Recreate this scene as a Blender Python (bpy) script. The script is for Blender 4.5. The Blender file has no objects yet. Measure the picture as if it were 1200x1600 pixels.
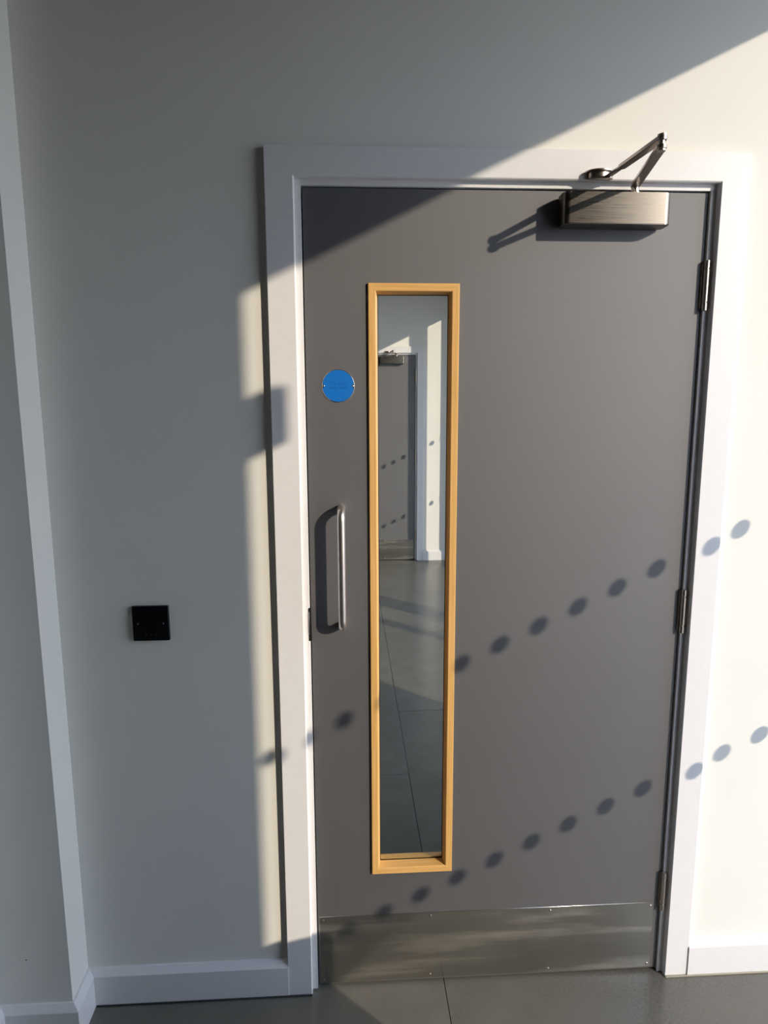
import bpy, bmesh, math, random
from mathutils import Vector, Matrix
random.seed(4)
C = bpy.data.collections.new('scene'); bpy.context.scene.collection.children.link(C)
sc = bpy.context.scene

# ------------------------------------------------------------------ camera
FPX = 1037.3                                    # focal length in pixels of the 1200x1600 frame
cd = bpy.data.cameras.new('camera'); cam = bpy.data.objects.new('camera', cd); C.objects.link(cam)
cd.sensor_fit = 'VERTICAL'; cd.sensor_height = 32.0; cd.lens = FPX / 1600 * 32.0; cd.clip_start = .02
right = Vector((0.99843399, -0.05582965, -0.00355214)).normalized()
fwd = Vector((0.05455718, 0.98578726, -0.15889304)).normalized()
up = right.cross(fwd).normalized()
M = Matrix((right, up, -fwd)).transposed().to_4x4(); M.translation = Vector((0.09236, -1.57365, 1.54860))
cam.matrix_world = M; sc.camera = cam

# ------------------------------------------------------------------ light
KX, KZ = 1.06, .513                             # sun travels (-KX, 1, -KZ)
sd = bpy.data.lights.new('sun', 'SUN'); sun = bpy.data.objects.new('sun', sd); C.objects.link(sun)
sd.energy = 3.85; sd.angle = math.radians(.6); sd.color = (1, .86, .69)
sun.rotation_euler = Vector((-KX, 1, -KZ)).to_track_quat('-Z', 'Y').to_euler(); sun.location = (6, -5, 4)
w = bpy.data.worlds.new('sky'); sc.world = w; w.use_nodes = True
nt = w.node_tree; bg = nt.nodes['Background']; L_ = nt.links.new      # clear sky: pale at the horizon, blue overhead
tc = nt.nodes.new('ShaderNodeTexCoord'); sx = nt.nodes.new('ShaderNodeSeparateXYZ'); cr = nt.nodes.new('ShaderNodeValToRGB')
L_(tc.outputs['Generated'], sx.inputs[0]); L_(sx.outputs['Z'], cr.inputs[0]); L_(cr.outputs[0], bg.inputs[0])
e = cr.color_ramp.elements; e[0].position = 0; e[0].color = (.86, .91, 1.0, 1); e[1].position = 1; e[1].color = (.30, .46, .80, 1)
m_ = cr.color_ramp.elements.new(.35); m_.color = (.62, .74, .93, 1)
bg.inputs[1].default_value = 3.9
vs = sc.view_settings; sc.display_settings.display_device = 'sRGB'
vs.view_transform = 'Standard'; vs.look = 'None'; vs.exposure = 0.0; vs.gamma = 1; vs.use_curve_mapping = False

# ------------------------------------------------------------------ materials
def mat(name, col, rough=.5, metal=0, spec=.5):
    m = bpy.data.materials.new(name); m.use_nodes = True; b = m.node_tree.nodes['Principled BSDF']
    b.inputs['Base Color'].default_value = (*col, 1); b.inputs['Roughness'].default_value = rough
    b.inputs['Metallic'].default_value = metal; b.inputs['Specular IOR Level'].default_value = spec
    return m
def grain(m, scale=(1, 1, 1), nscale=20, amt=.1, col2=None, bump=0, rough=None, detail=5, coord='Object', bdist=.001, lo=.35, hi=.65):
    """Noise that varies colour (towards col2), roughness and relief."""
    n = m.node_tree; b = n.nodes['Principled BSDF']; L = n.links.new
    tc = n.nodes.new('ShaderNodeTexCoord'); mp = n.nodes.new('ShaderNodeMapping'); mp.inputs['Scale'].default_value = scale
    no = n.nodes.new('ShaderNodeTexNoise'); no.inputs['Scale'].default_value = nscale; no.inputs['Detail'].default_value = detail
    if coord == 'World': L(n.nodes.new('ShaderNodeNewGeometry').outputs['Position'], mp.inputs[0])
    else: L(tc.outputs[coord], mp.inputs[0]); L(mp.outputs[0], no.inputs[0])
    cur = b.inputs['Base Color']
    base = tuple(cur.default_value)[:3]
    if col2 is None: col2 = tuple(c * (1 - amt) for c in base)
    rp = n.nodes.new('ShaderNodeMapRange'); rp.inputs[1].default_value = lo; rp.inputs[2].default_value = hi
    L(no.outputs[0], rp.inputs[0])
    mx = n.nodes.new('ShaderNodeMix'); mx.data_type = 'RGBA'; mx.inputs[7].default_value = (*col2, 1)
    if cur.is_linked: L(cur.links[0].from_socket, mx.inputs[6])
    else: mx.inputs[6].default_value = (*base, 1)
    L(rp.outputs[0], mx.inputs[0]); L(mx.outputs[2], cur)
    if rough:
        r = n.nodes.new('ShaderNodeMapRange'); r.inputs[1].default_value = lo; r.inputs[2].default_value = hi
        r.inputs[3].default_value, r.inputs[4].default_value = rough
        L(no.outputs[0], r.inputs[0]); L(r.outputs[0], b.inputs['Roughness'])
    if bump:
        bp = n.nodes.new('ShaderNodeBump'); bp.inputs['Strength'].default_value = bump; bp.inputs['Distance'].default_value = bdist
        if b.inputs['Normal'].is_linked: L(b.inputs['Normal'].links[0].from_socket, bp.inputs['Normal'])
        L(no.outputs[0], bp.inputs['Height']); L(bp.outputs[0], b.inputs['Normal'])
    return m
WALL = grain(mat('wall_paint', (.81, .79, .735), .75, spec=.25), nscale=260, amt=.015, bump=.25, bdist=.0006)
grain(WALL, nscale=3, amt=.03)
TRIM = grain(mat('satin_trim_paint', (.79, .77, .765), .38, spec=.45), nscale=60, amt=.02, bump=.05, bdist=.0004)
CEIL = mat('ceiling_paint', (.30, .285, .26), .9)
FAR_WALLS = mat('grey_wall_paint', (.23, .225, .215), .8)
LEAF = grain(mat('dark_grey_laminate', (.041, .038, .043), .68, spec=1.0), nscale=1000, amt=.35, bump=.28, bdist=.0005, detail=2)
grain(LEAF, nscale=5, amt=.08)
LEAF.node_tree.nodes['Principled BSDF'].inputs['IOR'].default_value = 1.8
EDGE = mat('leaf_edge_lipping', (.09, .085, .08), .5)
OAKV = grain(mat('oak_vertical', (.78, .46, .16), .5, spec=.35), scale=(60, 60, 2.2), nscale=3, col2=(.62, .34, .10), bump=.1, lo=.3, hi=.75)
OAKH = grain(mat('oak_horizontal', (.78, .46, .16), .5, spec=.35), scale=(2.2, 60, 60), nscale=3, col2=(.62, .34, .10), bump=.1, lo=.3, hi=.75)
STEEL = grain(mat('brushed_steel', (.215, .192, .165), .34, 1), scale=(1.5, 60, 60), nscale=9, amt=.22, rough=(.27, .38))
STEELV = grain(mat('satin_steel_bar', (.78, .72, .68), .36, 1), scale=(60, 60, 2), nscale=9, amt=.15)
ARM = mat('dark_nickel', (.40, .34, .31), .30, 1)
NICKEL = mat('nickel', (.62, .56, .50), .30, 1)
KICK = grain(mat('scuffed_kick_plate', (.54, .52, .465), .24, .93), scale=(1.2, 3, 40), nscale=5, amt=.10, rough=(.15, .26))
grain(KICK, scale=(.9, 1, 9), nscale=2.2, col2=(.95, .91, .82), detail=4, lo=.50, hi=.62)
grain(KICK, scale=(1.5, 1, 4), nscale=2, amt=.25)
BLACK = mat('black_gasket', (.006, .006, .007), .5)
PLATE = mat('black_gloss_plate', (.004, .004, .006), .30, spec=.35)
SCREW = mat('screw', (.30, .29, .28), .4, 1)
BLUE = mat('sign_blue', (.004, .16, .56), .45, spec=.4)
BLUE2 = mat('engraved_blue', (.004, .115, .42), .5, spec=.3)
RIM = mat('sign_rim', (.75, .74, .72), .25, 1)
FRAME = mat('anthracite_frame', (.05, .052, .056), .45)
DOT = mat('frosted_dot', (.10, .10, .11), .7)
GROUT = mat('grout', (.035, .034, .034), .9)
CASTER = mat('caster_steel', (.30, .30, .30), .35, 1)
PAVE = grain(mat('paving', (.44, .39, .33), .85), nscale=2, amt=.2, coord='World')
def tile_mat():
    m = mat('slate_tile', (.190, .174, .146), .22, spec=.5)
    grain(m, nscale=1.7, col2=(.098, .092, .082), detail=9, lo=.38, hi=.62, coord='World')
    grain(m, nscale=12, amt=.35, detail=6, coord='World', lo=.25, hi=.75)
    grain(m, nscale=160, amt=.18, coord='World', lo=.3, hi=.7)
    return m
TILE = tile_mat()
def glass_mat(name, tint):
    m = bpy.data.materials.new(name); m.use_nodes = True; n = m.node_tree; n.nodes.clear()
    o = n.nodes.new('ShaderNodeOutputMaterial'); t = n.nodes.new('ShaderNodeBsdfTransparent'); g = n.nodes.new('ShaderNodeBsdfGlossy')
    f = n.nodes.new('ShaderNodeFresnel'); f.inputs[0].default_value = 1.45; mx = n.nodes.new('ShaderNodeMixShader')
    g.inputs['Roughness'].default_value = .0; t.inputs[0].default_value = (*tint, 1)
    ge = n.nodes.new('ShaderNodeNewGeometry'); mu = n.nodes.new('ShaderNodeMath'); mu.operation = 'MULTIPLY_ADD'   # only the entry face mirrors
    mu.inputs[1].default_value = -1; mu.inputs[2].default_value = 1; n.links.new(ge.outputs['Backfacing'], mu.inputs[0])
    m2 = n.nodes.new('ShaderNodeMath'); m2.operation = 'MULTIPLY'; n.links.new(mu.outputs[0], m2.inputs[0]); n.links.new(f.outputs[0], m2.inputs[1])
    n.links.new(m2.outputs[0], mx.inputs[0]); n.links.new(t.outputs[0], mx.inputs[1]); n.links.new(g.outputs[0], mx.inputs[2])
    n.links.new(mx.outputs[0], o.inputs[0]); return m
GLASS = glass_mat('clear_glass', (.985, .992, .99)); VGLASS = glass_mat('vision_glass', (.985, .995, .985))

# ------------------------------------------------------------------ mesh helpers
def box(bm, x0, x1, y0, y1, z0, z1, bev=0, seg=2, edges=None):
    vs_ = [bm.verts.new((x, y, z)) for x in (x0, x1) for y in (y0, y1) for z in (z0, z1)]
    F = [(0, 1, 3, 2), (4, 6, 7, 5), (0, 4, 5, 1), (2, 3, 7, 6), (0, 2, 6, 4), (1, 5, 7, 3)]
    fs = [bm.faces.new([vs_[i] for i in f]) for f in F]
    if bev:
        es = {e for f in fs for e in f.edges}
        if edges == 'z': es = {e for e in es if abs(e.verts[0].co.z - e.verts[1].co.z) > 1e-6}
        bmesh.ops.bevel(bm, geom=list(es), offset=bev, segments=seg, affect='EDGES', profile=.5)
def cyl(bm, p0, p1, r0, r1=None, n=24, cap=True):
    p0, p1 = Vector(p0), Vector(p1); r1 = r0 if r1 is None else r1
    q = (p1 - p0).to_track_quat('Z', 'Y'); rings = []
    for p, r in ((p0, r0), (p1, r1)):
        rings.append([bm.verts.new(p + q @ Vector((r * math.cos(a), r * math.sin(a), 0))) for a in (2 * math.pi * k / n for k in range(n))])
    for k in range(n): bm.faces.new((rings[0][k], rings[0][(k + 1) % n], rings[1][(k + 1) % n], rings[1][k]))
    if cap: bm.faces.new(rings[0][::-1]); bm.faces.new(rings[1])
def tube(bm, pts, r, n=20):
    pts = [Vector(p) for p in pts]; rings = []
    for i, p in enumerate(pts):
        t = (pts[min(i + 1, len(pts) - 1)] - pts[max(i - 1, 0)]).normalized()
        a = Vector((1, 0, 0)); b = t.cross(a).normalized(); a = b.cross(t).normalized()
        rings.append([bm.verts.new(p + (a * math.cos(u) + b * math.sin(u)) * r) for u in (2 * math.pi * k / n for k in range(n))])
    for A, B in zip(rings, rings[1:]):
        for k in range(n): bm.faces.new((A[k], A[(k + 1) % n], B[(k + 1) % n], B[k]))
    bm.faces.new(rings[0][::-1]); bm.faces.new(rings[-1])
def lathe(bm, prof, c=(0, 0, 0), axis='z', n=40):
    """prof: (r, h) pairs; axis z = up, y = h runs towards -y."""
    rings = []
    for r, h in prof:
        ring = []
        for k in range(n):
            a = 2 * math.pi * k / n; u, v = r * math.cos(a), r * math.sin(a)
            p = (c[0] + u, c[1] + v, c[2] + h) if axis == 'z' else (c[0] + u, c[1] - h, c[2] + v)
            ring.append(bm.verts.new(p))
        rings.append(ring)
    for A, B in zip(rings, rings[1:]):
        for k in range(n): bm.faces.new((A[k], A[(k + 1) % n], B[(k + 1) % n], B[k]))
    bm.faces.new(rings[0][::-1]); bm.faces.new(rings[-1])
def obj(name, bm, m, parent=None, sharp=38):
    bmesh.ops.remove_doubles(bm, verts=bm.verts, dist=1e-6)
    bmesh.ops.recalc_face_normals(bm, faces=bm.faces)
    me = bpy.data.meshes.new(name); bm.to_mesh(me); bm.free()
    for p in me.polygons: p.use_smooth = True
    me.set_sharp_from_angle(angle=math.radians(sharp)); me.materials.append(m)
    o = bpy.data.objects.new(name, me); C.objects.link(o)
    if parent: o.parent = parent
    return o
def B(name, m, parent, *a, **k):
    bm = bmesh.new(); box(bm, *a, **k); return obj(name, bm, m, parent)
def tag(o, label, cat, group=None, kind=None):
    o['label'] = label; o['category'] = cat
    if group: o['group'] = group
    if kind: o['kind'] = kind
    return o
def empty(name, loc=(0, 0, 0)):
    o = bpy.data.objects.new(name, None); C.objects.link(o); o.location = loc; o.empty_display_size = .1; return o
def dup(o, parent=None):
    c = o.copy(); C.objects.link(c)
    if parent: c.parent = parent
    for ch in list(o.children): dup(ch, c)
    return c
def ring_piece(bm, rect, sec, i):
    """One mitred side (i: 0 bottom, 1 right, 2 top, 3 left) of a frame; sec = (inset, y) loop."""
    x0, x1, z0, z1 = rect
    def cor(u): return [(x0 + u, z0 + u), (x1 - u, z0 + u), (x1 - u, z1 - u), (x0 + u, z1 - u)]
    A = []; Bv = []
    for u, y in sec:
        c = cor(u); a = c[i]; b = c[(i + 1) % 4]
        A.append(bm.verts.new((a[0], y, a[1]))); Bv.append(bm.verts.new((b[0], y, b[1])))
    n = len(sec)
    for k in range(n): bm.faces.new((A[k], A[(k + 1) % n], Bv[(k + 1) % n], Bv[k]))
    bm.faces.new(A[::-1]); bm.faces.new(Bv)

# ------------------------------------------------------------------ dimensions
W, H = .926, 2.0252          # door leaf
TH = .044                    # leaf thickness
WY = -.007                   # room face of the door wall
XG = 1.5                     # inner face of the glazed side wall
HT = 2.587                   # underside of transom
YF = 4.963                   # far door plane
DXF = .763 - W               # far door offset
ZC = 3.5
XL = -4.5
YN = -7.0

# ------------------------------------------------------------------ walls, floor, ceiling
def door_wall(name, y0, y1, dx, x0, x1, label, m=WALL):
    bm = bmesh.new(); a, b, t = dx - .030, dx + W + .030, H + .030
    box(bm, x0, a, y0, y1, 0, ZC); box(bm, b, x1, y0, y1, 0, ZC); box(bm, a, b, y0, y1, t, ZC)
    return tag(obj(name, bm, m), label, 'wall', kind='structure')
door_wall('wall_back', WY, .115, 0, XL, XG, 'white painted wall around the near grey door, half in sun and half in shade')
door_wall('wall_far', YF + WY, YF + .115, DXF, XL, XG + .2, 'white painted wall of the far lobby seen through the door glass')
bm = bmesh.new(); box(bm, -.775, -.600, -.107, WY, 0, ZC); box(bm, XL, -.775, -.30, WY, 0, ZC)
tag(obj('wall_left', bm, WALL), 'white painted wall corner stepping forward at the left edge', 'wall', kind='structure')
tag(B('wall_side', FAR_WALLS, None, XL - .12, XL, YN, YF + .115, 0, ZC), 'grey painted left side wall outside the view', 'wall', kind='structure')
tag(B('wall_front', FAR_WALLS, None, XL - .12, XG + .2, YN - .12, YN, 0, ZC), 'grey painted wall behind the viewer', 'wall', kind='structure')
tag(B('light_block_beyond', WALL, None, DXF - .2, DXF + W + .2, YF + .116, YF + .2, 0, ZC), 'unseen panel added behind the far door to keep daylight from showing under it', 'wall', kind='structure')  # added and unseen: blocks the sky light under the far door
tag(B('ceiling', CEIL, None, XL - .12, XG + .2, YN - .12, YF + .115, ZC, ZC + .1), 'white ceiling above both lobbies', 'ceiling', kind='structure')
# glazed side wall: solid piers and the bulkhead above the glass
YM = WY - (XG + .137) / KX                       # edge of near glazing away from the door
DP, DF = .12 / KX, .055 / KX                      # how far a pier's / a post's depth carries its shade along the wall
PIERS = [(YN, YM - DP), (-.02, .825 - DP), (4.4975, YF + .115)]
bm = bmesh.new()
for a, b in PIERS: box(bm, XG, XG + .12, a, b, 0, HT + .062)
box(bm, XG, XG + .12, YN, YF + .115, HT + .062, ZC)
tag(obj('wall_right', bm, WALL), 'white painted right wall holding the tall windows', 'wall', kind='structure')

def side_window(name, y0, y1, mull, panes, label):
    """mull: list of (ya, yb) posts; panes: list of (ya, yb, first dot y)"""
    r = tag(empty(name, (XG, (y0 + y1) / 2, 0)), label, 'window', kind='structure'); ym = (y0 + y1) / 2
    def bx(n, m, a, b, z0, z1, x0=0.0, x1=.055, bev=.001): return B(n, m, r, x0, x1, a - ym, b - ym, z0, z1, bev=bev, seg=1)
    bx('transom', FRAME, y0, y1, HT + .0266, HT + .062)
    bx('bottom_rail', FRAME, y0, y1, 0, .05)
    for a, b in mull: bx('mullion', FRAME, a, b, .05, HT + .0266)
    for a, b, d0 in panes:
        g = bx('pane', GLASS, a, b, .05, HT + .0266, .024, .032, 0)
        for k in range(40):
            y = d0 - .0924 * k
            if y < a - .02: break
            if y > b + .02: continue
            for h in (HD1, HD2):
                bm = bmesh.new(); cyl(bm, (.0215, y - ym, h), (.0238, y - ym, h), .0215, n=28); obj('manifestation_dot', bm, DOT, g)
    return r
# dots: shadow x on the plane y=0  ->  y on the glass
SH = .0226                                        # dot plane sits this far beyond XG
HD1, HD2 = 1.4526 + .484 * SH, .8561 + .484 * SH
d_near = -(XG + SH - 1.0563) / KX
side_window('window_1', YM - DP, -.02, [(YM - DP, YM - DF), (-.055, -.02)], [(YM - DF, -.055, d_near + .0924 * 3)],
            'tall side window with two rows of round dots, right of the near door')
d_far = YF - (XG + SH - .6472) / KX
side_window('window_2', .825 - DP, 4.4975, [(.825 - DP, .825 - DF), (1.88, 2.03 - DF), (2.335, 2.635 - DF), (4.20, 4.371 - DF), (4.4925, 4.4975)],
            [(.825 - DF, 1.88, 1.84), (2.03 - DF, 2.335, 2.30), (2.635 - DF, 4.20, d_far), (4.371 - DF, 4.4925, YF - (XG + SH - .919) / KX + .0924)],
            'row of tall side windows with dotted glass in the far lobby')

# floor: slab and large tiles with 2 mm joints
fl = tag(B('floor', GROUT, None, XL - .12, XG + .2, YN - .12, YF + .115, -.12, -.0022), 'dark grey slate-look tiled floor with fine joints', 'floor', kind='structure')
tmesh = None; J = .0011
for i, x0 in enumerate((.338 - 4.8, .338 - 3.6, .338 - 2.4, .338 - 1.2, .338, .338 + 1.2)):
    off = (1.615 if i % 2 == 0 else 2.215)
    for k in range(-9, 5):
        a, b = off + 1.19 * k, off + 1.19 * (k + 1)
        X0, X1 = max(x0, XL), min(x0 + 1.2, XG + .15)
        a, b = max(a, YN), min(b, YF + .1)
        if X1 - X0 < .05 or b - a < .05: continue
        cx, cy = (X0 + X1) / 2, (a + b) / 2
        bm = bmesh.new(); box(bm, X0 + J - cx, X1 - J - cx, a + J - cy, b - J - cy, -.010, 0, bev=.0006, seg=1)
        t = obj('tile', bm, TILE, fl); t.location = (cx, cy, 0)

# skirting boards, swept along a path on the floor
def skirting(name, path, label):
    prof = [(0, 0), (.020, 0), (.020, .086), (.019, .0875), (.0075, .0965), (.0055, .099), (0, .0995)]   # (out, z)
    P = [Vector(p) for p in path]; nrm = []
    for i in range(len(P) - 1):
        d = (P[i + 1] - P[i]).normalized(); nrm.append(Vector((d.y, -d.x)))
    bm = bmesh.new(); rows = []
    for i, p in enumerate(P):
        if i == 0: m = nrm[0]
        elif i == len(P) - 1: m = nrm[-1]
        else: m = (nrm[i - 1] + nrm[i]) / (1 + nrm[i - 1].dot(nrm[i]))
        rows.append([bm.verts.new((p.x + m.x * o, p.y + m.y * o, z)) for o, z in prof])
    n = len(prof)
    for A, Bb in zip(rows, rows[1:]):
        for k in range(n): bm.faces.new((A[k], A[(k + 1) % n], Bb[(k + 1) % n], Bb[k]))
    bm.faces.new(rows[0][::-1]); bm.faces.new(rows[-1])
    return tag(obj(name, bm, TRIM, sharp=25), label, 'baseboard', kind='structure')
AI, AW = .0166, .0635
skirting('baseboard_left', [(XL, -.30), (-.775, -.30), (-.775, -.107), (-.600, -.107), (-.600, WY), (-AI - AW, WY)],
         'white bevelled baseboard left of the door, turning round the wall corner')
skirting('baseboard_right', [(W + AI + AW, WY), (XG, WY)], 'white bevelled baseboard in sunlight right of the door')
skirting('baseboard_far', [(DXF + W + AI + AW, YF + WY), (XG, YF + WY)], 'white bevelled baseboard beside the far door seen through the glass')
skirting('baseboard_far_left', [(XL, YF + WY), (DXF - AI - AW, YF + WY)], 'white bevelled baseboard left of the far door')

SEAL = mat('sealant', (.42, .38, .28), .7)
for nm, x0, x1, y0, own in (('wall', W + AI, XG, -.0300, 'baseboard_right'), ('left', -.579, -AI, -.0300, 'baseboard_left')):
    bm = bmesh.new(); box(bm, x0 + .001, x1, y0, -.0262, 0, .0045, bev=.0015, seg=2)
    q_ = obj('sealant_bead', bm, SEAL if nm == 'wall' else GROUT, bpy.data.objects[own])  # left bead is coloured dark to stand in for shade
    q_['label'] = 'beige sealant bead along the floor' if nm == 'wall' else 'sealant bead along the floor, coloured dark for shade'
bm = bmesh.new(); cyl(bm, (-.7013, -.1068, .2203), (-.7013, -.1076, .2203), .0016, n=12)
obj('nail_hole', bm, BLACK, bpy.data.objects['wall_left'])

# ------------------------------------------------------------------ door frame with mitred casing
def door_frame():
    r = empty('trim_1')
    for side, nm in ((1, 'casing_leg'), (2, 'casing_head'), (3, 'casing_leg')):
        sec = [(0, WY), (0, -.0232), (.0008, -.024), (AW - .0025, -.024), (AW, -.0215), (AW, WY)]
        bm = bmesh.new(); ring_piece(bm, (-AI - AW, W + AI + AW, -1.0, H + AI + AW), sec, side)
        geom = bm.verts[:] + bm.edges[:] + bm.faces[:]
        res = bmesh.ops.bisect_plane(bm, geom=geom, plane_co=(0, 0, 0), plane_no=(0, 0, -1), clear_outer=True)
        bmesh.ops.holes_fill(bm, edges=[e for e in bm.edges if e.is_boundary])
        obj(nm, bm, TRIM, r, sharp=20)
    # lining: a jamb each side and a head, with a stop behind the leaf
    g = .003
    bm = bmesh.new(); box(bm, -.030, -g, WY, .115, 0, H + g, bev=.0008, seg=1); box(bm, -.030, .012, TH + .002, .115, 0, H + g)
    obj('jamb', bm, TRIM, r)
    bm = bmesh.new(); box(bm, W + g, W + .030, WY, .115, 0, H + g, bev=.0008, seg=1); box(bm, W - .012, W + .030, TH + .002, .115, 0, H + g)
    obj('jamb', bm, TRIM, r)
    bm = bmesh.new(); box(bm, -.030, W + .030, WY, .115, H + g, H + .030, bev=.0008, seg=1); box(bm, -g, W + g, TH + .002, .115, H - .012, H + g)
    obj('head_jamb', bm, TRIM, r)
    # strike plate lip: black recess with a bright curled lip
    bm = bmesh.new(); box(bm, -.0065, .0006, -.0082, .004, .978, 1.0615, bev=.0006, seg=1)
    s = obj('strike_plate', bm, BLACK, r); s['label'] = 'black strike plate recess with steel lip'
    bm = bmesh.new(); box(bm, -.0063, -.0042, -.0092, -.0080, .995, 1.052, bev=.0004, seg=1); obj('lip', bm, NICKEL, s)
    return r
tr = door_frame(); tag(tr, 'white mitred door casing and frame around the near grey door', 'door frame', kind='structure')
tr2 = dup(tr); tr2.name = 'trim_2'; tr2.location = (DXF, YF, 0); tr2['label'] = 'white door casing seen small through the narrow door glass'

# ------------------------------------------------------------------ door
VX0, VX1, VZ0, VZ1 = .1445, .3545, .3332, 1.8225
def screw(parent, x, y, z, r=.0035, m=SCREW, slot=True, name='screw'):
    bm = bmesh.new(); lathe(bm, [(r, 0), (r, .0004), (r * .7, .0010), (r * .2, .0012)], (x, y, z), 'y', n=16)
    return obj(name, bm, m, parent)
def make_door():
    d = empty('door_1')
    # leaf with an opening for the vision panel
    bm = bmesh.new(); g0, g1 = .0, W; zb = .008; i = .010
    o = [(g0, zb), (g1, zb), (g1, H), (g0, H)]; q = [(VX0 + i, VZ0 + i), (VX1 - i, VZ0 + i), (VX1 - i, VZ1 - i), (VX0 + i, VZ1 - i)]
    V = {}
    for y in (0, TH):
        for nme, pts in (('o', o), ('q', q)): V[nme, y] = [bm.verts.new((x, y, z)) for x, z in pts]
    for k in range(4):
        l = (k + 1) % 4
        bm.faces.new((V['o', 0][k], V['o', 0][l], V['q', 0][l], V['q', 0][k]))
        bm.faces.new((V['o', TH][k], V['q', TH][k], V['q', TH][l], V['o', TH][l]))
        bm.faces.new((V['o', 0][k], V['o', TH][k], V['o', TH][l], V['o', 0][l]))
        bm.faces.new((V['q', 0][k], V['q', 0][l], V['q', TH][l], V['q', TH][k]))
    leaf = obj('leaf', bm, LEAF, d)
    bm = bmesh.new(); box(bm, W - .0005, W + .0006, .0002, TH - .0002, .009, H - .001); obj('edge_lipping', bm, EDGE, leaf)
    # vision panel: eight mitred oak beads, gasket, pane
    vp = empty('vision_panel'); vp.parent = d
    rect = (VX0, VX1, VZ0, VZ1)
    for front in (True, False):
        sec = [(0, -.0002), (0, -.0052), (.0012, -.0062), (.0160, -.0062), (.0178, -.0048), (.0222, .0182), (.0105, .0182), (.0105, -.0002)]
        if not front: sec = [(u, TH - y) for u, y in sec]
        for s in range(4):
            bm = bmesh.new(); ring_piece(bm, rect, sec, s); obj('oak_bead', bm, OAKH if s in (0, 2) else OAKV, vp, sharp=20)
    bm = bmesh.new()
    for s in range(4): ring_piece(bm, rect, [(.0112, .0184), (.0238, .0184), (.0238, .0190), (.0112, .0190)], s)
    obj('gasket', bm, BLACK, vp)
    B('glass_pane', VGLASS, vp, VX0 + .0115, VX1 - .0115, .0191, .0252, VZ0 + .0115, VZ1 - .0115)
    # kick plate with screws
    kp = B('kick_plate', KICK, d, .0035, W - .0155, -.0016, .0, .012, .2105, bev=.0005, seg=1); kp['label'] = 'scuffed brushed steel kick plate'
    for x, z in ((.014, .200), (.300, .200), (.625, .200), (.902, .200), (.014, .022), (.300, .022), (.625, .022), (.902, .022)):
        screw(kp, x, -.0016, z, .003, NICKEL)
    # D pull handle
    bm = bmesh.new(); hx, z0, z1, D, R_ = .0768, 1.0175, 1.3060, .0485, .024; pts = [(hx, 0, z0)]
    for k in range(0, 11):
        a = math.pi / 2 * k / 10; pts.append((hx, -(D - R_) - R_ * math.sin(a), z0 + R_ - R_ * math.cos(a)))
    for k in range(0, 11):
        a = math.pi / 2 * k / 10; pts.append((hx, -(D - R_) - R_ * math.cos(a), z1 - R_ + R_ * math.sin(a)))
    pts.append((hx, 0, z1)); tube(bm, pts, .0095, 24)
    h = obj('pull_handle', bm, STEELV, d, sharp=50); h['label'] = 'satin steel D-shaped pull handle'
    # round sign
    bm = bmesh.new(); lathe(bm, [(.0378, 0), (.0378, .0013), (.0372, .0018), (.0350, .0018)], (.0740, 0, 1.5930), 'y', n=64)
    sg = obj('door_sign', bm, RIM, d); sg['label'] = 'round blue sign disc with steel rim'
    bm = bmesh.new()                                   # blue face, notched at the two screws
    n = 72; ring = []
    for k in range(n):
        a = 2 * math.pi * k / n; r = .0364
        for c0 in (0, math.pi):
            da = abs((a - c0 + math.pi) % (2 * math.pi) - math.pi)
            if da < .13: r = .0364 - .0048 * (1 - (da / .13) ** 2)
        ring.append((.0740 + r * math.cos(a), 1.5930 + r * math.sin(a)))
    f = [bm.verts.new((x, -.0022, z)) for x, z in ring]; b2 = [bm.verts.new((x, -.0016, z)) for x, z in ring]
    bm.faces.new(f); bm.faces.new(b2[::-1])
    for k in range(n): bm.faces.new((f[k], f[(k + 1) % n], b2[(k + 1) % n], b2[k]))
    obj('blue_face', bm, BLUE, sg)
    for x in (.0740 - .0338, .0740 + .0338): screw(sg, x, -.0018, 1.5930, .0022, NICKEL)
    for txt, z, s in (('Fire door', 1.5955, .0105), ('keep shut', 1.5860, .0105)):
        cu = bpy.data.curves.new('lettering', 'FONT'); cu.body = txt; cu.size = s; cu.align_x = 'CENTER'; cu.extrude = .0001
        to = bpy.data.objects.new('lettering', cu); C.objects.link(to)
        dg = bpy.context.evaluated_depsgraph_get(); me = bpy.data.meshes.new_from_object(to.evaluated_get(dg)); bpy.data.objects.remove(to)
        me.transform(Matrix.Translation((.0740, -.0023, z)) @ Matrix.Rotation(math.pi / 2, 4, 'X'))
        me.materials.clear(); me.materials.append(BLUE2); lo = bpy.data.objects.new('lettering', me); C.objects.link(lo); lo.parent = sg
    # hinges
    for zc in (1.8203, 1.0345, .2495):
        bm = bmesh.new(); x, y, hh, r = .9308, -.0085, .0565, .0066
        for a, b in ((-1, -.68), (-.655, .655), (.68, 1)):
            z0, z1 = zc + a * hh, zc + b * hh
            lathe(bm, [(r * .8, z0), (r, z0 + .0008), (r, z1 - .0008), (r * .8, z1)], (x, y, 0), 'z', n=24)
        cyl(bm, (x, y, zc - hh * .98), (x, y, zc + hh * .98), r * .72)
        hg = obj('hinge', bm, NICKEL, d, sharp=30); hg['label'] = 'nickel butt hinge'
        bm = bmesh.new(); box(bm, W + .0035, W + AI - .0004, WY - .0012, WY - .0002, zc - .051, zc + .051, bev=.0003, seg=1); lf = obj('hinge_leaf', bm, NICKEL, hg)
        bm = bmesh.new(); box(bm, W - .0035, W + .0030, -.0012, .0, zc - .051, zc + .051, bev=.0003, seg=1); obj('hinge_leaf', bm, NICKEL, hg)
    # overhead closer
    bm = bmesh.new(); box(bm, .5745, .8185, -.052, 0, 1.9435, 2.0105, bev=.015, seg=8, edges='z')
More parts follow.
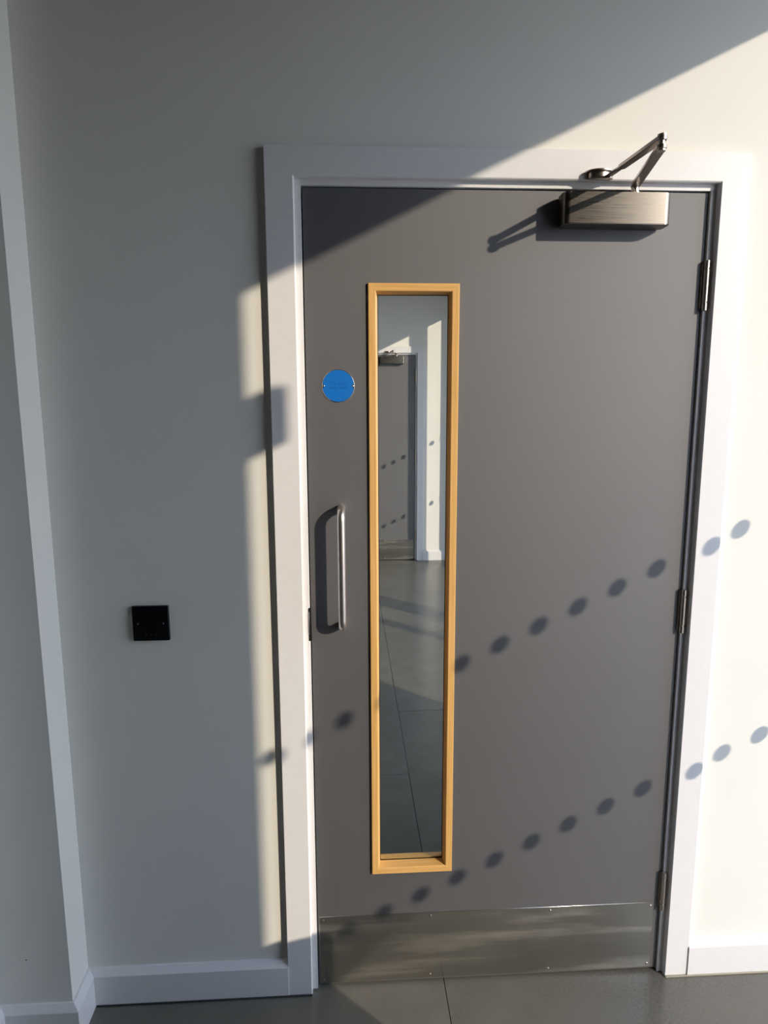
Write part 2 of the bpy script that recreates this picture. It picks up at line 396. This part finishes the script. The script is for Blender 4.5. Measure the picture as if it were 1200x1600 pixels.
    bmesh.ops.bevel(bm, geom=[e for e in bm.edges if len(e.link_faces) == 2 and e.calc_face_angle() > 1.2], offset=.0012, segments=2, affect='EDGES')
    cl = obj('door_closer', bm, STEEL, d, sharp=30); cl['label'] = 'brushed steel overhead door closer with folding arm'
    S = Vector((.7425, -.028, 0)); Jt = Vector((.6960, -.2500, 0)); SH_ = Vector((.676, -.037, 0))
    bm = bmesh.new(); cyl(bm, (S.x, S.y, 2.010), (S.x, S.y, 2.0305), .0085); cyl(bm, (S.x, S.y, 2.012), (S.x, S.y, 2.016), .0105); obj('spindle', bm, NICKEL, cl)
    def bar(bm, p, q, wp, wq, z0, z1, bev=.0010):
        dv = (q - p).normalized(); nv = Vector((-dv.y, dv.x, 0)); out = []
        n = 8
        for k in range(n + 1):
            a = math.pi * k / n; out.append(p + (nv * math.cos(a) - dv * math.sin(a)) * wp)
        for k in range(n + 1):
            a = math.pi * k / n; out.append(q + (-nv * math.cos(a) + dv * math.sin(a)) * wq)
        lo = [bm.verts.new((v.x, v.y, z0)) for v in out]; hi = [bm.verts.new((v.x, v.y, z1)) for v in out]; m = len(out)
        fs = [bm.faces.new(lo[::-1]), bm.faces.new(hi)] + [bm.faces.new((lo[k], lo[(k + 1) % m], hi[(k + 1) % m], hi[k])) for k in range(m)]
        es = [e for f in fs[:2] for e in f.edges]
        bmesh.ops.bevel(bm, geom=es, offset=bev, segments=1, affect='EDGES')
    bm = bmesh.new(); bar(bm, S, Jt, .0098, .0098, 2.0265, 2.0345); obj('main_arm', bm, ARM, cl)
    bm = bmesh.new(); mid = SH_ + (Jt - SH_) * .30
    bar(bm, mid, Jt, .0085, .0095, 2.0420, 2.0500); bar(bm, SH_, SH_ + (Jt - SH_) * .42, .0055, .0055, 2.0432, 2.0488)
    obj('fore_arm', bm, ARM, cl)
    bm = bmesh.new(); lathe(bm, [(.0075, 2.0225), (.0085, 2.0235), (.0085, 2.0262)], (Jt.x, Jt.y, 0)); lathe(bm, [(.0062, 2.0340), (.0062, 2.0425)], (Jt.x, Jt.y, 0))
    lathe(bm, [(.0085, 2.0500), (.0085, 2.0530), (.006, 2.0545)], (Jt.x, Jt.y, 0)); obj('elbow_pin', bm, NICKEL, cl)
    bm = bmesh.new(); cx = .6600
    box(bm, cx - .031, cx + .031, -.0275, -.0242, 2.0425, 2.0580, bev=.001, seg=1)
    k0 = len(bm.verts)
    lathe(bm, [(.0310, 2.0545), (.0330, 2.0552), (.0330, 2.0580), (.0315, 2.0588)], (cx, -.0260, 0))
    lathe(bm, [(.0245, 2.0428), (.0260, 2.0436), (.0260, 2.0550)], (cx, -.0260, 0))
    bm.verts.ensure_lookup_table()
    for v in bm.verts[k0:]: v.co.y = -.0262 - max(0, -(v.co.y + .0260)) * .8
    cyl(bm, (SH_.x, SH_.y - .004, 2.0405), (SH_.x, SH_.y - .004, 2.046), .0075)
    obj('shoe_bracket', bm, ARM, cl)
    return d
door = make_door(); tag(door, 'dark grey door with narrow oak-framed vision panel and steel kick plate', 'door', kind='structure')
far = dup(door); far.name = 'door_2'; far.location = (DXF, YF, 0); far['label'] = 'second dark grey door, seen small through the vision panel'

# ------------------------------------------------------------------ black wall plate
sp = empty('switch_plate', (-.3825, WY, 1.0336))
bm = bmesh.new(); box(bm, -.0432, .0432, -.0100, -.0002, -.0432, .0432, bev=.0022, seg=3); obj('plate', bm, PLATE, sp)
for x in (-.0302, .0302): screw(sp, x, -.0100, 0, .0020, SCREW)
for k, x in enumerate((-.012, 0, .012)):
    bm = bmesh.new(); cyl(bm, (x, -.0101, -.0290), (x, -.0104, -.0290), .0011, n=12); o = obj('indicator', bm, SCREW, sp)
tag(sp, 'square gloss black plate with two screws on the shaded wall left of the door', 'switch')

# ------------------------------------------------------------------ shapes added outside the frame to shade the wall
bm = bmesh.new(); bx_, by_ = .037 + KX * .85, -.85
rb = .085; off = rb * math.sqrt(1 + KX * KX)
bx_ -= off
lathe(bm, [(rb * .96, 0), (rb, .01), (rb, .525)], (bx_, by_, 0)); bn = obj('low_shadow_caster', bm, CASTER)  # invented drum, out of view, added for the low rounded shadow
bm = bmesh.new(); lathe(bm, [(rb * 1.02, .525), (rb * 1.02, .545), (rb * .93, .560), (rb * .72, .568), (rb * .40, .573), (.004, .575)], (bx_, by_, 0)); obj('lid', bm, CASTER, bn)
tag(bn, 'added unseen steel drum with a domed lid, casting the low shadow by the casing', 'shadow caster')
yb = YM + .004
bm = bmesh.new(); zb_ = 1.50 + .484 * (XG + .10)
box(bm, XG - .045, XG, yb - .015, yb + .072, zb_ - .0645 + .0, zb_ + .065, bev=.006, seg=2)
tag(obj('notch_shadow_caster', bm, TRIM), 'added unseen white box on the window post, casting the notch in the sunlight', 'sensor')  # invented box, out of view, added to cut the notch in the sunlight

# ------------------------------------------------------------------ outside
bm = bmesh.new(); box(bm, XG + .13, 40, -30, 30, -.3, -.13); tag(obj('ground', bm, PAVE), 'grey paving outside the windows', 'ground', kind='structure')
